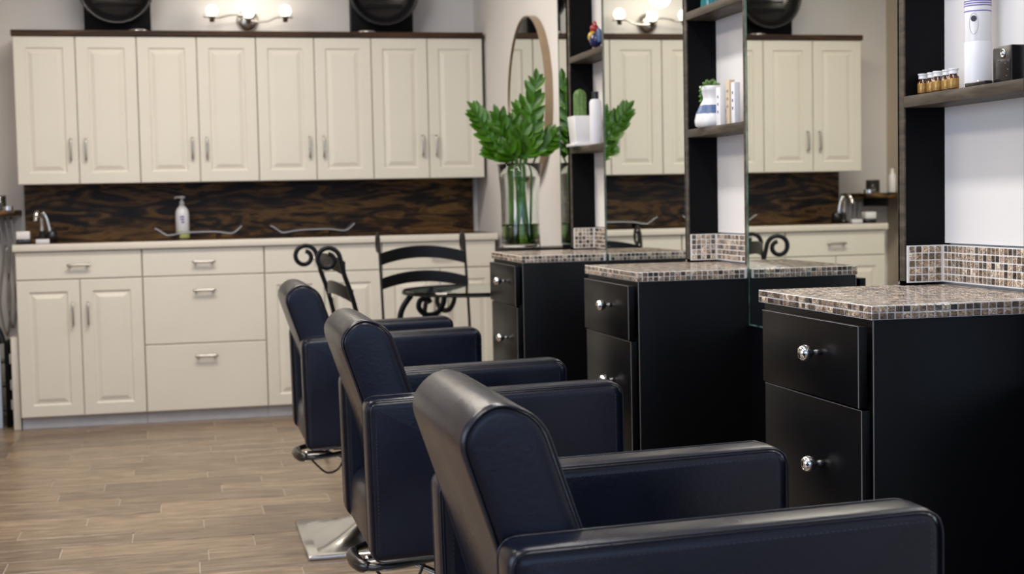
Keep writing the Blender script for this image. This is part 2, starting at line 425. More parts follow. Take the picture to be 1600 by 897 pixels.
obj('socket', lathe(new(), [(0, 0), (.03, 0), (.026, .05), (.014, .066), (0, .066)], (.045, 0, 0), 16), 'plastic', t, smooth=True)
t = thing('soap_dish', 'small white soap box on a black foot at the worktop corner', 'dish', (-.765, 7.50, CT))
bx('foot', 'plastic', t, -.035, .035, -.03, .03, 0, .022, bev=.003); bx('box', 'white', t, -.033, .031, -.032, .028, .0225, .062, bev=.004)
t = thing('card_holder', 'little pale card block lying in front of the faucet', 'card holder', (-.672, 7.46, CT))
bx('block', 'whitesoft', t, -.032, .032, -.012, .012, 0, .022, bev=.002)

# hood dryers over the cabinets
def hood(x, lab):
    t = thing('hood_dryer', lab, 'hood dryer', (x, 7.80, 1.9865), 0, 'black hood dryers on top of the cabinets')
    bx('case', 'black_matte', t, -.168, .168, .03, .13, 0, .36, bev=.004)
    prof = [(0, .05), (.10, .045), (.16, .02), (.186, -.02), (.188, -.05), (.180, -.060), (.170, -.052), (.160, -.02), (.12, .012), (0, .022)]
    obj('hood', lathe(new(), prof, (0, 0, .235), 40, 'Y'), 'plastic', t, smooth=True)
    bm = new(); tube(bm, [(.183*math.cos(a*PI/24), -.055, .235+.183*math.sin(a*PI/24)) for a in range(48)], .0085, 10, True); obj('rim', bm, 'plastic', t, smooth=True)
    bm = new()
    for k in range(4): box(bm, -.10, .10, -.004-.003, .0, .16+.045*k, .165+.045*k)
    obj('grille', bm, 'black', t)
    s = 1 if x < 0 else -1
    obj('foot', lathe(new(), [(0, 0), (.052, 0), (.05, .008), (.03, .016), (0, .017)], (s*.10, -.10, 0), 20), 'steel', t, smooth=True)
hood(-.29, 'round black hood dryer left of the three-globe lamp')
hood(1.10, 'round black hood dryer right of the three-globe lamp')

# three globe lamp
t = thing('wall_lamp', 'three-globe wall lamp with wavy nickel bar above the cabinets', 'lamp', (.385, WY-.001, 2.085))
obj('wall_plate', lathe(new(), [(0, -.03), (.045, -.027), (.058, -.012), (.06, 0)], (0, 0, -.005), 28, 'Y'), 'brushed', t, smooth=True)
obj('arm', tube(new(), [(0, -.02, -.01), (0, -.10, -.015)], .008, 10), 'brushed', t, smooth=True)
P = [(-.235, -.10, .004), (-.20, -.10, 0), (-.15, -.10, .0), (-.09, -.10, .013), (-.03, -.10, .012), (0, -.10, -.012), (.04, -.10, -.022), (.10, -.10, -.018), (.15, -.10, .002), (.20, -.10, .004), (.235, -.10, .002)]
obj('wavy_bar', tube(new(), smoothpts(P, 6), .0058, 8), 'brushed', t, smooth=True)
for k, (x, z) in enumerate(((-.19, .0), (-.0, -.008), (.195, .003))):
    obj('socket', lathe(new(), [(0, -.026), (.013, -.026), (.014, -.008), (.022, 0), (.022, .004), (0, .004)], (x, -.10, z), 18), 'brushed', t, smooth=True)
    obj('globe', lathe(new(), [(.0315*math.sin(a*PI/14), -.0315*math.cos(a*PI/14)) for a in range(15)], (x, -.10, z+.0345), 24), 'bulb', t, smooth=True)
l = bpy.data.lights.new('globe_glow', 'POINT'); l.energy = 2.0; l.color = (1, .88, .70); l.shadow_soft_size = .06
lo = bpy.data.objects.new('globe_glow', l); COL.objects.link(lo); lo.location = (.385, 7.72, 2.20)

# left ledge and the clutter by it
t = thing('wall_shelf', 'short dark wooden ledge on the wall left of the cabinets', 'shelf', (-1.10, 7.62, 1.055))
bx('board', 'darkwood', t, -.015, .285, 0, .33, 0, .028, bev=.002); bx('bracket', 'iron', t, .12, .14, .05, .33, -.05, 0)
t = thing('glass_jar', 'clear glass jar of white cotton on the dark ledge', 'jar', (-.905, 7.72, 1.0835))
obj('jar_body', lathe(new(), [(0, 0), (.038, 0), (.04, .003), (.04, .075), (.037, .075), (.037, .005), (0, .005)], n=24), 'glass', t, smooth=True)
obj('cotton', lathe(new(), [(0, .006), (.034, .006), (.035, .03), (.02, .036), (0, .037)], n=16), 'white', t, smooth=True)
t = thing('spray_bottle', 'tall white bottle standing on the dark ledge by the beige wall', 'bottle', (-1.03, 7.72, 1.0835))
obj('bottle_body', lathe(new(), [(0, 0), (.022, 0), (.023, .004), (.023, .10), (.010, .118), (.010, .14), (0, .14)], n=16), 'white', t, smooth=True)
t = thing('steel_tin', 'small flat steel tin on the end of the dark ledge', 'tin', (-.855, 7.68, 1.0835))
obj('tin_body', lathe(new(), [(0, 0), (.026, 0), (.026, .02), (0, .02)], n=20), 'steel', t, auto=True)
t = thing('power_cord', 'looped grey power cords hanging below the dark ledge', 'cord', (-.90, 7.93, .55))
for k, dx in enumerate((-.03, .0, .03)):
    obj('cord', tube(new(), smoothpts([(dx, 0, .50), (dx+.015, 0, .3), (dx-.01+.01*k, 0, .05), (dx+.02, 0, -.12+.04*k), (dx+.04, 0, .1), (dx+.03, 0, .35)], 6), .005, 6), 'brushed', t, smooth=True)
t = thing('folded_cart', 'black folded cart with a pale blue upright beside the base cabinets', 'cart', (-.92, 7.55, 0))
for k, (x, m_) in enumerate(((-.09, 'plastic'), (-.03, 'black_matte'), (.052, 'black_matte'))):
    bx('side_frame', m_, t, x-.012, x+.012, -.05, .12, .0, .43, bev=.004)
bx('blue_upright', 'paleblue', t, -.002, .022, -.065, -.03, 0, .40, bev=.003)
for z in (.08, .2, .32): bx('shelf', 'plastic', t, -.078, .04, -.03, .11, z, z+.012)
bm = new(); tube(bm, smoothpts([(-.04, 0, .42), (-.02, 0, .48), (.0, 0, .50), (.02, .0, .46), (.03, 0, .42)], 5), .018, 8); obj('handle', bm, 'plastic', t, smooth=True)
for z in (.12, .22, .35): bx('clip', 'white', t, .0645, .0705, -.055, -.03, z-.03, z+.02, bev=.002)

# oval mirror on the right wall
t = thing('oval_mirror', 'tall oval mirror in a slim bronze frame on the right wall', 'mirror', (WX-.0005, 6.60, 1.55))
E_ = [(.372*math.cos(a*PI/32), .385*math.sin(a*PI/32)) for a in range(64)]
prism(bm := new(), [(y, z) for y, z in E_], -.030, -.003, 0, plane='YZ'); obj('mirror_glass', bm, 'mirror', t)
bm = new(); rin = []
for a in range(64):
    c_, s_ = math.cos(a*PI/32), math.sin(a*PI/32)
    rin.append([bm.verts.new((x, (.372+q)*c_, (.385+q)*s_)) for x, q in ((0, .006), (-.036, .006), (-.036, .0005), (-.0302, .0005))])
for a in range(64):
    A, B = rin[a], rin[(a+1) % 64]
    for k in range(3): bm.faces.new((A[k], B[k], B[k+1], A[k+1]))
obj('frame', bm, 'mirrorframe', t, auto=True)

# ------------------------------------------------------------------ styling stations
FX = 1.52; TP = .0155; CTZ = .883
def tilemesh(w_, h, t=.0016):
    bm = box(new(), -w_/2, w_/2, -h/2, h/2, -.001, t, bev=.0008, seg=1); me = bpy.data.meshes.new('tile')
    for f in bm.faces: f.smooth = False
    bm.to_mesh(me); bm.free(); me.materials.append(M['tile']); return me
TM = tilemesh(.0129, .0129); TME = tilemesh(.0128, .0102); TMT = tilemesh(.0123, .0123, .0004)
def place_tile(parent, me, loc, nrm, tw=0.):
    # nrm: '-X' '-Y' or 'Z'
    o = bpy.data.objects.new('tile', me); COL.objects.link(o); o.parent = parent; o.location = loc
    o.rotation_euler = {'Z': (0, 0, tw), '-Y': (PI/2, 0, 0), '-X': (PI/2, 0, -PI/2)}[nrm]
    return o
def join_tiles(parent, items, name='tile'):
    bm = new()
    for me, loc, nrm in items:
        b2 = new(); b2.from_mesh(me)
        R = {'Z': Matrix(), '-Y': Matrix.Rotation(PI/2, 4, 'X'), '-X': Matrix.Rotation(-PI/2, 4, 'Z') @ Matrix.Rotation(PI/2, 4, 'X')}[nrm]
        Mx = Matrix.Translation(loc) @ R; vm = {}
        for v in b2.verts: vm[v] = bm.verts.new(Mx @ v.co)
        for f in b2.faces: bm.faces.new([vm[v] for v in f.verts])
        b2.free()
    o = obj(name, bm, 'tile', parent); o['kind'] = 'stuff'; return o
ORD = {3: 'nearest', 2: 'middle', 1: 'farthest'}
def station(k, yn, detail):
    # yn: near end of the niche (front post outer face); the niche runs yn .. yn+.475
    y0, y1 = yn, yn+.493; adj = ORD[k]
    # shelf niche
    t = thing('shelf_niche', f'{adj} tall open shelf niche between mirrors, black sides, taupe shelves', 'shelving', (FX, y0, 0), 0, 'open shelf niches between the mirrors')
    W = WX-.003-FX
    for a in (0, .493-.021):
        s = bx('side_panel', 'black_matte', t, .003, W, a+.0005, a+.0205, .89, 2.6)
        bx('front_strip', 'shelfwood', s, -.001, .0028, a, a+.021, .89, 2.6)
    bx('backing', 'wall', t, W-.012, W-.001, .0212, .4715, .97, 2.6)
    for z in (1.262, 1.617, 1.98, 2.34): bx('shelf', 'shelfwood', t, -.002, W-.0125, .0212, .4715, z, z+.024, bev=.001)
    # cabinet
    x0 = 1.198
    c = thing('drawer_cabinet', f'{adj} black drawer cabinet under a mosaic counter', 'cabinet', (x0, y0-.012, 0), 0, 'black drawer cabinets of the stations')
    bx('body', 'black', c, 0, WX-.006-x0, 0, .492, 0, .8535, bev=.001)
    bx('edging', 'edge', c, -.0012, .0004, -.0012, .0006, .06, .853)
    for j, (z0, z1, zk, dx) in enumerate(((.697, .8435, .783, -.030), (.335, .692, .572, -.0245))):
        d = bx('drawer', 'black', c, dx, dx+.017, -.001, .432, z0, z1, bev=.0012)
        bx('edge_strip', 'edge', d, dx-.0005, dx+.0008, -.0016, -.0004, z0, z1)
        bx('top_edge', 'edge', d, dx-.0006, dx+.0006, 0, .432, z1-.0005, z1+.0006)
        kp = [(0, 0), (.006, 0), (.0055, .010), (.0045, .014), (.0055, .018), (.011, .021), (.0145, .026), (.0155, .032), (.014, .039), (.009, .044), (0, .0455)]
        bm = lathe(new(), [(r_, -z_) for r_, z_ in kp], (dx, .155, zk), 24, 'X'); obj('knob', bm, 'chrome', d, smooth=True)
    bx('drawer', 'black', c, -.0245, -.0075, -.001, .432, .07, .330, bev=.0012)
    # mosaic counter
    cx0 = 1.190; cy0 = y0-.018; cy1 = y0+.505; z = CTZ
    m_ = thing('mosaic_counter', f'{adj} counter of small brown shell mosaic tiles with white grout', 'counter', (cx0, cy0, z-.029), 0, 'mosaic counters of the stations')
    Wc = WX-.004-cx0; Dc = cy1-cy0
    bm = new(); box(bm, .004, FX-cx0-.010, .004, Dc-.004, 0, .026, bev=.001); box(bm, FX-cx0-.0105, Wc, .0212+.018, .4715+.018, 0, .0259)
    obj('grout_bed', bm, 'grout', m_)
    edge, top = [], []
    nx = int((FX-.006-cx0)/TP); ny = int(Dc/TP)
    for i in range(nx):
        X_ = .003+(i+.5)*TP
        for r_ in range(2): edge.append((TME, (X_+rnd.uniform(-.0004, .0004), .004, .0068+r_*.0125), '-Y'))
    for j in range(ny):
        Y_ = .004+(j+.5)*TP
        for r_ in range(2): edge.append((TME, (.004, Y_+rnd.uniform(-.0004, .0004), .0068+r_*.0125), '-X'))
    for j in range(ny):
        Y_ = .004+(j+.5)*TP
        for i in range(int((WX-.018-cx0)/TP)):
            X_ = .003+(i+.5)*TP
            if X_+TP/2 > FX-cx0-.004 and not (.0212+.018 < Y_-TP/2+.002 and Y_+TP/2 < .4715+.020): continue
            top.append((TMT, (X_+rnd.uniform(-.0004, .0004), Y_+rnd.uniform(-.0004, .0004), .026), 'Z'))
    if detail == 2: sing, rest_ = edge+top[:170], top[170:]
    elif detail == 1: sing, rest_ = edge, top
    else: sing, rest_ = [], edge+top
    for me, loc, nrm in sing: place_tile(m_, me, loc, nrm, rnd.uniform(-.03, .03))
    join_tiles(m_, rest_)
    # tiled splash in the niche
    s = thing('mosaic_splash', f'{adj} mosaic splash strip lining the foot of the shelf niche', 'backsplash', (FX, y0, z+.003), 0, 'mosaic splash strips')
    bm = new(); box(bm, .0035, W-.013, .4665, .4715, 0, .080); box(bm, W-.018, W-.0125, .0212, .4664, 0, .080); obj('grout_bed', bm, 'grout', s)
    it = []
    for r_ in range(5):
        for i in range(5): it.append((TM, (.0140+i*TP, .4670, .0095+r_*TP), '-Y'))
        for j in range(28): it.append((TM, (W-.0175, .4660-.009-j*TP, .0095+r_*TP), '-X'))
    if detail: [place_tile(s, me, loc, nrm) for me, loc, nrm in it]
    else: join_tiles(s, it)
def wall_mirror(ya, yb, lab, z0=.724):
    t = thing('wall_mirror', lab, 'mirror', (FX-.0035, ya, z0), 0, 'frameless mirrors of the stations')
    bx('mirror_glass', 'mirror', t, 0, .004, .001, yb-ya-.014, .005, 1.75)
    bx('backing', 'black_matte', t, .0045, .09, .004, yb-ya-.002, .002, 1.75)
    bm = new(); box(bm, -.0006, .0040, yb-ya-.0125, yb-ya-.001, 0, 1.75); box(bm, -.0004, .004, .001, yb-ya-.001, 0, .0048); obj('glass_edge', bm, 'glassedge', t)
    p = bx('wall_panel', 'black_matte', None, 0, .10, .001, yb-ya-.001, 0, z0-.002); p.location = (FX, ya, 0)
    tag(p, 'black wall panel below the ' + lab.split(' ', 1)[1] if False else lab.replace('frameless mirror', 'black lower wall panel'), 'panel', 'black panels below the mirrors')
station(3, 2.361, 2); station(2, 3.715, 1); station(1, 5.065, 0)
wall_mirror(2.856, 3.713, 'frameless mirror between the nearest and the middle station', .724)
wall_mirror(4.210, 5.063, 'frameless mirror between the middle and the farthest station', .724)
wall_mirror(1.5, 2.338, 'frameless mirror on the camera side of the nearest station', .724)
wall_mirror(5.573, 5.700, 'frameless mirror strip behind the farthest station by the oval mirror', .90)

# stand for the vase
t = thing('wall_ledge', 'black wall ledge behind the farthest station holding the vase', 'shelf', (1.30, 5.712, 0))
bx('board', 'black', t, 0, WX-1.302, 0, .262, .858, .8835, bev=.002)
bx('bracket', 'black', t, .22, WX-1.302, .118, .142, .76, .857)

# vase + water + plant
VX, VY, VZ = 1.388, 5.880, .8840
t = thing('glass_vase', 'tall flared clear glass vase of water holding green stems', 'vase', (VX, VY, VZ))
outer = [(.080, 0), (.083, .004), (.082, .06), (.079, .13), (.080, .22), (.086, .29), (.094, .350)]
inner = [(r_-.004, z_) for r_, z_ in outer[2:]]
obj('vase_body', lathe(new(), [(0, 0)]+outer+[(.092, .3505), (.0895, .349)]+inner[::-1][1:]+[(.075, .016), (0, .014)], n=40), 'glass', t, smooth=True)
obj('water', lathe(new(), [(0, .0145), (.0745, .0165), (.0775, .06), (.0765, .098), (0, .098)], n=40), 'water', t, smooth=True)
pl = thing('zz_plant', 'leafy green cut stems with glossy leaves in the glass vase', 'plant', (VX, VY, VZ+.02))
def leaf_mesh(L, W_):
    bm = new(); rows = []
    n = 7
    for i in range(n+1):
        t_ = i/n; wd = W_*math.sin(PI*min(1, t_*.96+.03))**.75*(1-.25*t_); zc = -.18*L*t_*t_; x = L*t_
        rows.append([bm.verts.new((x, -wd/2, zc+.16*wd)), bm.verts.new((x, -wd/4, zc+.04*wd)), bm.verts.new((x, 0, zc)), bm.verts.new((x, wd/4, zc+.04*wd)), bm.verts.new((x, wd/2, zc+.16*wd))])
    for a, b_ in zip(rows, rows[1:]):
        for k in range(4): bm.faces.new((a[k], a[k+1], b_[k+1], b_[k]))
    for f in bm.faces: f.smooth = True
    me = bpy.data.meshes.new('leaf'); bm.to_mesh(me); bm.free(); me.materials.append(M['leaf']); return me
LM = [leaf_mesh(.088, .050), leaf_mesh(.072, .042), leaf_mesh(.054, .030)]
prnd = random.Random(5)
STEMS = [ # tip offset (x, y, z above vase foot), lean mid
    (.070, -.03, .70), (.02, .03, .60), (-.20, -.06, .570), (-.13, .02, .50), (-.10, -.05, .55), (.0, -.06, .48), (.150, -.02, .47), (-.06, .03, .52), (.05, -.05, .50), (-.12, -.03, .42), (-.02, .0, .52), (.03, -.07, .42), (-.06, -.07, .40), (.07, .0, .54)]
for si, (tx, ty, tz) in enumerate(STEMS):
    a0 = prnd.uniform(0, 2*PI); bx0, by0 = .045*math.cos(a0), .045*math.sin(a0)
    nx_, ny_ = max(-.075, min(.075, tx*.45)), max(-.06, min(.06, ty*.5))
    curl = .03 if tx > 0 else -.03
    P = smoothpts([(bx0, by0, .0), (bx0*.3+nx_*.5, by0*.3+ny_*.5, .17), (nx_*.85, ny_, .33), (nx_+(tx-nx_)*.55, ny_+(ty-ny_)*.5, .33+(tz-.35)*.62), (tx, ty, tz-.02)], 7)
    rr = [.0065-.0045*i/(len(P)-1) for i in range(len(P))]
    st = obj('stem', tube(new(), P, rr, 7), 'stem', pl, smooth=True)
    i0 = int(len(P)*.52); cnt = 15 if tz > .55 else 10
    for j in range(cnt):
        u = i0+(len(P)-1-i0)*(j+.3)/cnt; i = min(int(u), len(P)-2); p = P[i].lerp(P[i+1], u-i); tg = (P[i+1]-P[i]).normalized()
        side = 1 if j % 2 else -1
        sv = tg.cross(Vector((prnd.uniform(-.5, .5), -1, prnd.uniform(-.2, .2)))).normalized()*side
        d = (tg*prnd.uniform(1.0, 1.5)+sv*.80).normalized()
        if j == cnt-1: d = tg
        nrm = (Vector((prnd.uniform(-.4, .4), -1, .35))); nrm = (nrm-d*nrm.dot(d)).normalized(); yv = nrm.cross(d)
        me = LM[0 if j < cnt*.5 else (1 if j < cnt*.8 else 2)]
        o = bpy.data.objects.new('leaf', me); COL.objects.link(o); o.parent = st
        o.matrix_local = Matrix(((d.x, yv.x, nrm.x, p.x), (d.y, yv.y, nrm.y, p.y), (d.z, yv.z, nrm.z, p.z), (0, 0, 0, 1)))

# ------------------------------------------------------------------ things on the niche shelves
SZ = 1.2865
for i in range(5):
    y = 2.818-i*.031
    t = thing('amber_vial', ['small amber vial, farthest of the five on the nearest shelf', 'small amber vial, second from the far end of the five', 'small amber vial in the middle of the row of five',
              'small amber vial, second nearest of the row of five', 'small amber vial, nearest of the five, next to the white canister'][i], 'vial', (1.556+.004*(i % 2), y, SZ), 0, 'amber vials with white caps')
    obj('vial_body', lathe(new(), [(0, 0), (.0105, 0), (.0115, .002), (.0115, .029), (.0075, .034), (.0075, .037), (0, .037)], n=18), 'amber', t, smooth=True)
    obj('label', lathe(new(), [(.0117, .006), (.0119, .0065), (.0119, .0255), (.0117, .026)], n=18), 'gold', t, smooth=True)
    obj('cap', lathe(new(), [(0, .0355), (.0095, .0355), (.0095, .043), (.0108, .0435), (.0108, .0465), (0, .047)], n=18), 'white', t, auto=True)
t = thing('white_canister', 'tall white cylindrical canister with violet stripes on the nearest shelf', 'canister', (1.572, 2.628, SZ))
obj('lower_body', lathe(new(), [(0, 0), (.026, 0), (.0265, .002), (.0265, .0925), (.026, .0935)], n=32), 'whitesoft', t, smooth=True)
obj('upper_body', lathe(new(), [(.026, .0937), (.0262, .095), (.0262, .235), (.022, .245), (.012, .25), (0, .25)], n=32), 'white', t, smooth=True)
obj('dark_ring', lathe(new(), [(.0263, .1520), (.0266, .1525), (.0266, .154), (.0263, .1545)], n=32), 'purple', t, smooth=True)
bm = new()
for z in (.163, .1675, .172, .178, .186): lathe(bm, [(.0264, z), (.0266, z+.0003), (.0266, z+.0022), (.0264, z+.0025)], n=32)
obj('violet_stripes', bm, 'purple', t, smooth=True)
ang = math.radians(222)
def on_can(r_, a_, z_): return (r_*math.cos(ang+a_), r_*math.sin(ang+a_), z_)
e_ = obj('emblem', lathe(new(), [(0, -.0008), (.0056, -.0006), (.006, .0006)], (0, 0, 0), 16, 'Y'), 'stitch', t); e_.location = on_can(.0266, 0, .138); e_.rotation_euler = (0, 0, ang+PI/2)
obj('oval_outline', tube(new(), [on_can(.0265, .34*math.sin(2*PI*q/28), .128+.021*math.cos(2*PI*q/28)) for q in range(28)], .0004, 6, True), 'brushed', t, smooth=True)
t = thing('black_device', 'black upright case with round badge on the nearest shelf', 'case', (1.54, 2.455, SZ))
prism(bm := new(), rounded([(0, 0), (.066, 0), (.066, .070), (0, .070)], [.001, .001, .008, .004], 4), 0, .035, .002, 2, 'YZ'); obj('case_body', bm, 'plastic', t, auto=True)
bx('window', 'plastic', t, -.0012, .0, .004, .054, .004, .044, bev=.0004)
obj('badge', lathe(new(), [(.0085, .0), (.0085, -.0015), (.006, -.0018), (.0055, -.0006), (.003, -.0008), (.0025, -.0018), (0, -.002)], (0, .030, .056), 20, 'X'), 'steel', t, smooth=True)
bm = new()
for yy, zz in ((.020, .036), (.012, .024), (.016, .012), (.044, .043), (.010, .040)): lathe(bm, [(0, -.0022), (.0014, -.0016), (.0014, -.001)], (0, yy, zz), 8, 'X')
obj('stud', bm, 'steel', t)
t = thing('black_clip', 'flat black clip with a small stud lying beside the white canister', 'clip', (1.53, 2.535, SZ))
bx('bar', 'plastic', t, -.006, .012, -.012, .062, 0, .008, bev=.002); obj('stud', lathe(new(), [(0, .012), (.003, .010), (.003, .007)], (0, .02, 0), 10), 'steel', t, smooth=True)

Z2 = 1.2865
t = thing('ceramic_vase', 'white hourglass ceramic vase with blue glaze holding a succulent', 'vase', (1.553, 4.066, Z2-.0005))
pr = [(0, .0), (.042, 0), (.050, .006), (.052, .020), (.047, .042), (.036, .066), (.027, .082), (.026, .090), (.031, .108), (.037, .122), (.035, .123), (.029, .108), (.023, .088), (0, .07)]
obj('vase_body', lathe(new(), pr, n=32), 'white', t, smooth=True)
obj('blue_glaze', lathe(new(), [(.0478, .0405), (.0472, .0425), (.0395, .059), (.0365, .0655), (.0362, .066)], n=32), 'blue', t, smooth=True)
t = thing('succulent', 'small green succulent rosette in the blue and white vase', 'plant', (1.547, 4.060, Z2+.118))
bm = new()
for i in range(14):
    a = i*2.4; L = .012+.0013*i; c_, s_ = math.cos(a), math.sin(a); h_ = .020-.001*i
    tube(bm, smoothpts([(0, 0, 0), (L*.6*c_, L*.6*s_, h_*.9), (L*c_, L*s_, h_+.004)], 3), [.003, .0045, .005, .005, .005, .004, .001], 6)
obj('rosette', bm, 'cactus', t, smooth=True)
obj('trailing_stem', tube(new(), smoothpts([(-.02, -.012, .006), (-.036, -.02, .0), (-.040, -.022, -.02), (-.036, -.020, -.045)], 4), .0018, 6), 'stem', t, smooth=True)
bm = new()
for yy, zz in ((-.022, -.012), (-.020, -.028), (-.022, -.042)): lathe(bm, [(.0, -.005), (.005, -.001), (.005, .001), (0, .005)], (-.040, yy, zz), 8)
obj('leaf', bm, 'stem', t, smooth=True)
def tube_box(name, lab, y, x, w_, h, m_, tilt=0):
    t = thing(name, lab, 'tube', (x, y, Z2), 0, 'cosmetic tubes on the middle shelf')
    b2 = new(); prism(b2, rounded([(-w_/2, 0), (w_/2, 0), (w_/2*1.0, h), (-w_/2, h)], .002, 2), -.009, .009, .002, 2, 'YZ'); obj('tube_body', b2, m_, t, auto=True)
    b2 = new()
    for q in range(3): box(b2, -.0098, -.0090, -.004, .004, h*.75-q*.022-.004, h*.75-q*.022+.004, bev=.0004, seg=1)
    obj('print', b2, 'blue' if m_ != 'tan' else 'edge', t); t.rotation_euler = (tilt, 0, 0)
tube_box('cosmetic_tube', 'white tube with blue print next to the ceramic vase', 3.972, 1.545, .034, .112, 'whitesoft')
tube_box('cosmetic_tube', 'tan carton between two white tubes', 3.934, 1.560, .026, .130, 'tan')
tube_box('cosmetic_tube', 'white tube with blue print against the near side of the middle niche', 3.852, 1.543, .026, .116, 'whitesoft')
tl = thing('teal_bottle', 'dark teal glass bottle on the upper shelf of the middle niche', 'bottle', (1.575, 4.12, 1.6415))
obj('bottle_body', lathe(new(), [(0, 0), (.030, 0), (.032, .006), (.030, .07), (.014, .09), (.013, .12), (0, .12)], n=20), 'teal', tl, smooth=True)

t = thing('cactus_pot', 'white square pot with saucer on the farthest niche shelf', 'pot', (1.548, 5.45, SZ))
b2 = new(); box(b2, -.057, .057, -.060, .060, .0, .012, bev=.004); obj('saucer', b2, 'white', t, auto=True)
prism(b2 := new(), rounded([(-.050, -.052), (.050, -.052), (.050, .052), (-.050, .052)], .006, 3), .0125, .118, .002, 2, 'XY')
for v in b2.verts:
    f_ = .88+.17*(v.co.z-.0125)/.105; v.co.x *= f_; v.co.y *= f_
obj('pot_body', b2, 'white', t, auto=True)
t = thing('cactus', 'ribbed green column cactus in the white square pot', 'cactus', (1.540, 5.468, SZ+.1185))
b2 = new(); rings = []
for j in range(15):
    u = j/14; z = .108*u; r0_ = .0235*math.sqrt(max(0, 1-max(0, (u-.72)/.28)**2))+.0005
    rings.append([b2.verts.new((r0_*(1+.09*math.cos(9*q*2*PI/36))*math.cos(q*2*PI/36), r0_*(1+.09*math.cos(9*q*2*PI/36))*math.sin(q*2*PI/36), z)) for q in range(36)])
for a, b_ in zip(rings, rings[1:]):
    for q in range(36): b2.faces.new((a[q], a[(q+1) % 36], b_[(q+1) % 36], b_[q]))
b2.faces.new(rings[0][::-1]); b2.faces.new(rings[-1]); obj('cactus_body', b2, 'cactus', t, smooth=True)
t = thing('lotion_bottle', 'white lotion bottle with black cap beside the cactus pot', 'bottle', (1.545, 5.270, SZ))
obj('bottle_body', lathe(new(), [(0, 0), (.022, 0), (.023, .003), (.023, .160), (.018, .170), (.012, .172), (0, .172)], n=24), 'whitesoft', t, smooth=True)
obj('cap', lathe(new(), [(0, .172), (.013, .172), (.013, .200), (0, .201)], n=18), 'plastic', t, auto=True)
t = thing('bird_figurine', 'small painted bird figurine in red, ochre and navy on the upper shelf', 'figurine', (1.56, 5.30, 1.6415))
def blob(c, r, sx=1, sy=1, sz=1):
    return lathe(new(), [(r*math.sin(a*PI/10), -r*math.cos(a*PI/10)*sz) for a in range(11)], c, 16, sx=sx, sy=sy)
obj('body', blob((0, 0, .042), .028, .9, 1.2, 1.05), 'navy', t, smooth=True)
obj('breast', blob((-.010, .012, .056), .020, .9, 1, 1.1), 'ochre', t, smooth=True)
obj('head', blob((0, .018, .088), .017), 'red', t, smooth=True)
b2 = new(); tube(b2, smoothpts([(0, .0, .095), (0, .012, .110), (0, .028, .105), (0, .036, .09)], 4), .006, 8); obj('comb', b2, 'red', t, smooth=True)
obj('beak', lathe(new(), [(0, .016), (.005, 0)], (0, .030, .080), 8), 'ochre', t, smooth=True)
b2 = new(); tube(b2, smoothpts([(0, -.02, .05), (0, -.042, .075), (0, -.05, .055), (0, -.048, .03)], 4), .008, 8); obj('tail', b2, 'blue', t, smooth=True)
b2 = new()
for a in (-.008, .008): tube(b2, [(a, .005, .016), (a, .008, 0)], .003, 6); box(b2, a-.004, a+.004, -.004, .018, 0, .003)
obj('leg', b2, 'ochre', t)

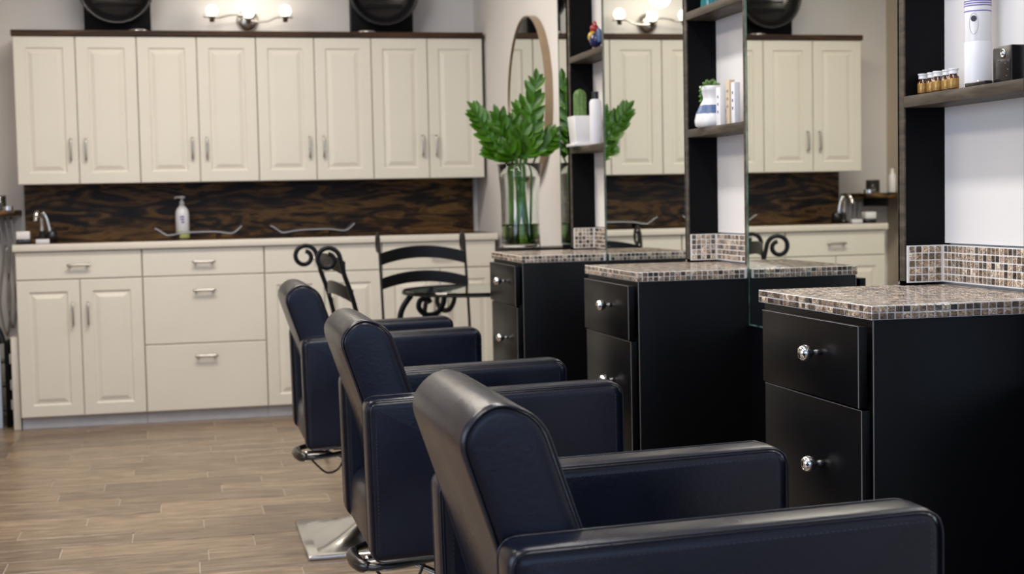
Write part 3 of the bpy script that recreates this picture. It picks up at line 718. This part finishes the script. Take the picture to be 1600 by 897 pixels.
# ------------------------------------------------------------------ salon chairs
SH = .036
def sheared(bm):
    for v in bm.verts: v.co.z += v.co.x*SH
    return bm
def salon_chair():
    t = thing('salon_chair', '', 'chair', (0, 0, 0), 0, 'black leather salon chairs in a row')
    side = [(-.268, .688), (.285, .682), (.285, .340), (-.262, .346)]
    H2 = .272; TH = .078
    for s in (-1, 1):
        ya, yb = (-H2, -H2+TH) if s < 0 else (H2-TH, H2)
        P = rounded([Vector(p) for p in side], [.027, .034, .027, .027], 8)
        a = obj('side_arm', sheared(prism(new(), P, ya, yb, .020, 6)), 'leather', t, smooth=True)
        for yy in (ya+.0028, yb-.0028):
            cx_, cz_ = .01, .514
            Q = [(cx_+(p.x-cx_)*.991, yy, cz_+(p.y-cz_)*.986) for p in P]
            obj('piping', sheared(tube(new(), Q, .0017, 6, True)), 'piping', a, smooth=True)
        # stitching just inside the seam on both faces
        b2 = new()
        yy = ya-.0002 if s < 0 else ya-.0002
        x = -.235
        while x < .26:
            box(b2, x, x+.0045, ya-.0004, ya+.0004, .6665, .6677); x += .0075
        z = .375
        while z < .655:
            box(b2, -.2475, -.2463, ya-.0004, ya+.0004, z, z+.0045); box(b2, .2643, .2655, ya-.0004, ya+.0004, z, z+.0045); z += .0075
        o = obj('stitching', sheared(b2), 'stitch', a)
    # backrest
    HB = H2-TH-.001
    bp = [(-.312, .812), (-.266, .854), (-.205, .829), (-.105, .53), (-.100, .46), (-.205, .46), (-.262, .66)]
    P = rounded([Vector(p) for p in bp], [.035, .040, .034, .02, .01, .01, .05], 7)
    o = obj('backrest', sheared(prism(new(), P, -HB, HB, .015, 6)), 'leather', t, smooth=True)
    cxm, czm = -.2, .68
    for s in (-1, 1):
        Q = [(cxm+(p.x-cxm)*.965, s*(HB-.0030), czm+(p.y-czm)*.983) for p in P]
        obj('piping', sheared(tube(new(), Q, .0018, 6, True)), 'piping', o, smooth=True)
    # seat box and cushion
    P = rounded([Vector(p) for p in ((-.250, .470), (.255, .470), (.262, .350), (-.255, .350))], [.05, .02, .015, .012], 7)
    obj('seat_base', sheared(prism(new(), P, -HB, HB, .008, 3)), 'leather', t, smooth=True)
    P = rounded([Vector(p) for p in ((-.10, .535), (.272, .535), (.280, .472), (-.10, .472))], [.02, .035, .02, .01], 6)
    obj('seat_cushion', sheared(prism(new(), P, -HB, HB, .018, 5)), 'leather', t, smooth=True)
    bx('underframe', 'iron', t, -.17, .17, -.16, .16, .318, .345)
    # column, base plate
    obj('column', lathe(new(), [(.045, .0), (.045, .10), (.028, .115), (.026, .32)], n=24), 'chrome', t, smooth=True)
    b2 = new(); box(b2, -.265, .265, -.262, .262, 0, .014, bev=.005, seg=3)
    o = obj('base_plate', b2, 'steel', t, auto=True)
    b2 = new(); N = 6; G = [[None]*(2*N+1) for _ in range(2*N+1)]
    for i in range(2*N+1):
        for j in range(2*N+1):
            u, v_ = (i-N)/N, (j-N)/N; d_ = max(abs(u), abs(v_))
            G[i][j] = b2.verts.new((u*.235, v_*.235, .0135+.105*(1-d_)**1.6))
    for i in range(2*N):
        for j in range(2*N): b2.faces.new((G[i][j], G[i+1][j], G[i+1][j+1], G[i][j+1]))
    obj('base_cover', b2, 'steel', t, auto=True)
    # pump lever and its loop, behind and under the seat
    obj('pump_lever', tube(new(), smoothpts([(0, 0, .20), (-.10, -.01, .25), (-.17, -.02, .285), (-.25, -.035, .292)], 5), .0075, 8), 'steel', t, smooth=True)
    b2 = new(); tube(b2, smoothpts([(-.05, -.115, .312), (-.15, -.115, .298), (-.225, -.11, .290), (-.262, -.07, .288), (-.270, 0, .289), (-.262, .06, .291), (-.225, .095, .294), (-.15, .10, .302), (-.05, .10, .314)], 6), .0085, 10); obj('pedal_loop', b2, 'plastic', t, smooth=True)
    obj('pedal_grip', tube(new(), smoothpts([(-.245, -.098, .289), (-.264, -.070, .288), (-.272, 0, .289), (-.264, .060, .291)], 4), [.008, .011, .013, .0145, .015, .0155, .0155, .0155, .015, .015, .014, .012, .009], 10), 'plastic', t, smooth=True)
    obj('cable', tube(new(), smoothpts([(-.235, -.105, .285), (-.215, -.105, .262), (-.185, -.105, .238), (-.150, -.105, .250), (-.125, -.11, .300)], 5), .0035, 6), 'plastic', t, smooth=True)
    return t
c0 = salon_chair()
chairs = [(c0, .622, 1.862, 'black leather salon chair nearest the camera, in front'), (None, .622, 3.182, 'black leather salon chair in the middle of the row of three'), (None, .607, 4.60, 'black leather salon chair farthest back, beside the left iron chair')]
for o, x, y, lab in chairs:
    if o is None: o = copy_tree(c0)
    o.location = (x, y, 0); o['label'] = lab

# ------------------------------------------------------------------ wrought iron chairs and table
def scroll(c, r, turns, plane_dir, start=0., n=26, grow=.55):
    # spiral in the vertical plane spanned by plane_dir and Z, unwinding from centre
    out = []
    for i in range(n+1):
        t_ = i/n; a = start - turns*2*PI*t_; rr = r*(1-grow*t_)
        out.append(Vector(c)+Vector(plane_dir)*rr*math.cos(a)+Vector((0, 0, 1))*rr*math.sin(a))
    return out
def iron_chair(lab, loc, rz, w_=.43, zs=.893):
    t = thing('iron_chair', lab, 'chair', loc, rz, 'black wrought iron chairs')
    # local frame: faces +Y, back at y=0; posts at x=+-w/2, scrolls curl toward -Y
    for s in (-1, 1):
        x = s*w_/2
        top = Vector((x, -.035, .895))
        sc = scroll((x, -.035-.052, zs), .052, 1.22, (0, 1, 0), 0, grow=.58)
        sc = [Vector((p.x, p.y, 2*zs-p.z)) for p in sc]
        P = smoothpts([(x, .06, .44), (x, .045, .55), (x, .012, .70), (x, -.024, zs-.055)], 5)[:-1]+sc
        obj('back_post', tube(new(), P, .01, 8, flatten=(.0065, .010, (1, 0, 0))), 'iron', t, auto=True)
    for z, hh in ((.795, .056), (.685, .052)):
        b2 = new(); n = 16; R = []
        for i in range(n+1):
            u = -1+2*i/n; x = u*(w_/2-.004); y = .012-.035*(1-u*u)-.03*(z-.69)/.11*1.; zz = z+.030*(1-u*u)
            R.append([b2.verts.new((x, y+o_, zz+h_)) for o_, h_ in ((-.003, 0), (.003, 0), (.003-.012*0, hh), (-.003, hh))])
        for a, b_ in zip(R, R[1:]):
            for k in range(4): b2.faces.new((a[k], a[(k+1) % 4], b_[(k+1) % 4], b_[k]))
        b2.faces.new(R[0][::-1]); b2.faces.new(R[-1]); obj('back_slat', b2, 'iron', t)
    P = rounded([(-w_/2, .05), (w_/2, .05), (w_/2-.01, .29), (-w_/2+.01, .29)], .04, 5)
    obj('seat', prism(new(), P, .425, .465, .010, 3, 'XY'), 'black_matte', t, auto=True)
    for s in (-1, 1):
        obj('leg', tube(new(), smoothpts([(s*w_/2, .065, .43), (s*w_/2, .04, .2), (s*(w_/2+.01), -.02, 0)], 5), .009, 8), 'iron', t, smooth=True)
        obj('leg', tube(new(), smoothpts([(s*(w_/2-.015), .265, .43), (s*(w_/2-.01), .275, .2), (s*(w_/2-.005), .28, 0)], 5), .009, 8), 'iron', t, smooth=True)
    return t
iron_chair('black iron ladder-back chair with curled scrolls, left of the glass table', (.618, 5.93, 0), -PI/2+.13, .42, .862)
iron_chair('black iron ladder-back chair facing the camera behind the glass table', (1.085, 6.56, 0), PI, .40)
TX, TY, TZ = 1.240, 5.985, .712
t = thing('glass_table', 'round glass bistro table on scrolled black iron legs', 'table', (TX, TY, 0))
obj('table_top', lathe(new(), [(0, TZ-.010), (.338, TZ-.010), (.342, TZ-.005), (.338, TZ), (0, TZ)], n=48), 'tabletop', t, auto=True)
obj('rim', tube(new(), [(.338*math.cos(a*PI/30), .338*math.sin(a*PI/30), TZ-.013) for a in range(60)], .005, 8, True), 'iron', t, smooth=True)
for a in (PI+.12, PI*1.5+.25, .35, 2.15):
    d = Vector((math.cos(a), math.sin(a), 0))
    def q(r_, z_): return d*r_+Vector((0, 0, z_))
    leg = [q(.32, TZ-.018), q(.345, .64), q(.335, .56), q(.28, .45), q(.20, .36), q(.14, .25), q(.17, .12), q(.26, .03), q(.30, .01)]
    leg = [q(.315, TZ-.018), q(.350, TZ-.065), q(.365, .60), q(.36, .53), q(.315, .40), q(.23, .28), q(.17, .16), q(.21, .05), q(.28, .012)]
    obj('leg', tube(new(), smoothpts(leg, 6), .01, 8, flatten=(.007, .013, (d.y, -d.x, 0))), 'iron', t, auto=True)
    sc = [q(.170, TZ-.018), q(.176, TZ-.06), q(.205, TZ-.098), q(.25, TZ-.103), q(.282, TZ-.075), q(.276, TZ-.042), q(.245, TZ-.036), q(.232, TZ-.054)]
    obj('scroll', tube(new(), smoothpts(sc, 6), .01, 8, flatten=(.007, .012, (d.y, -d.x, 0))), 'iron', t, auto=True)
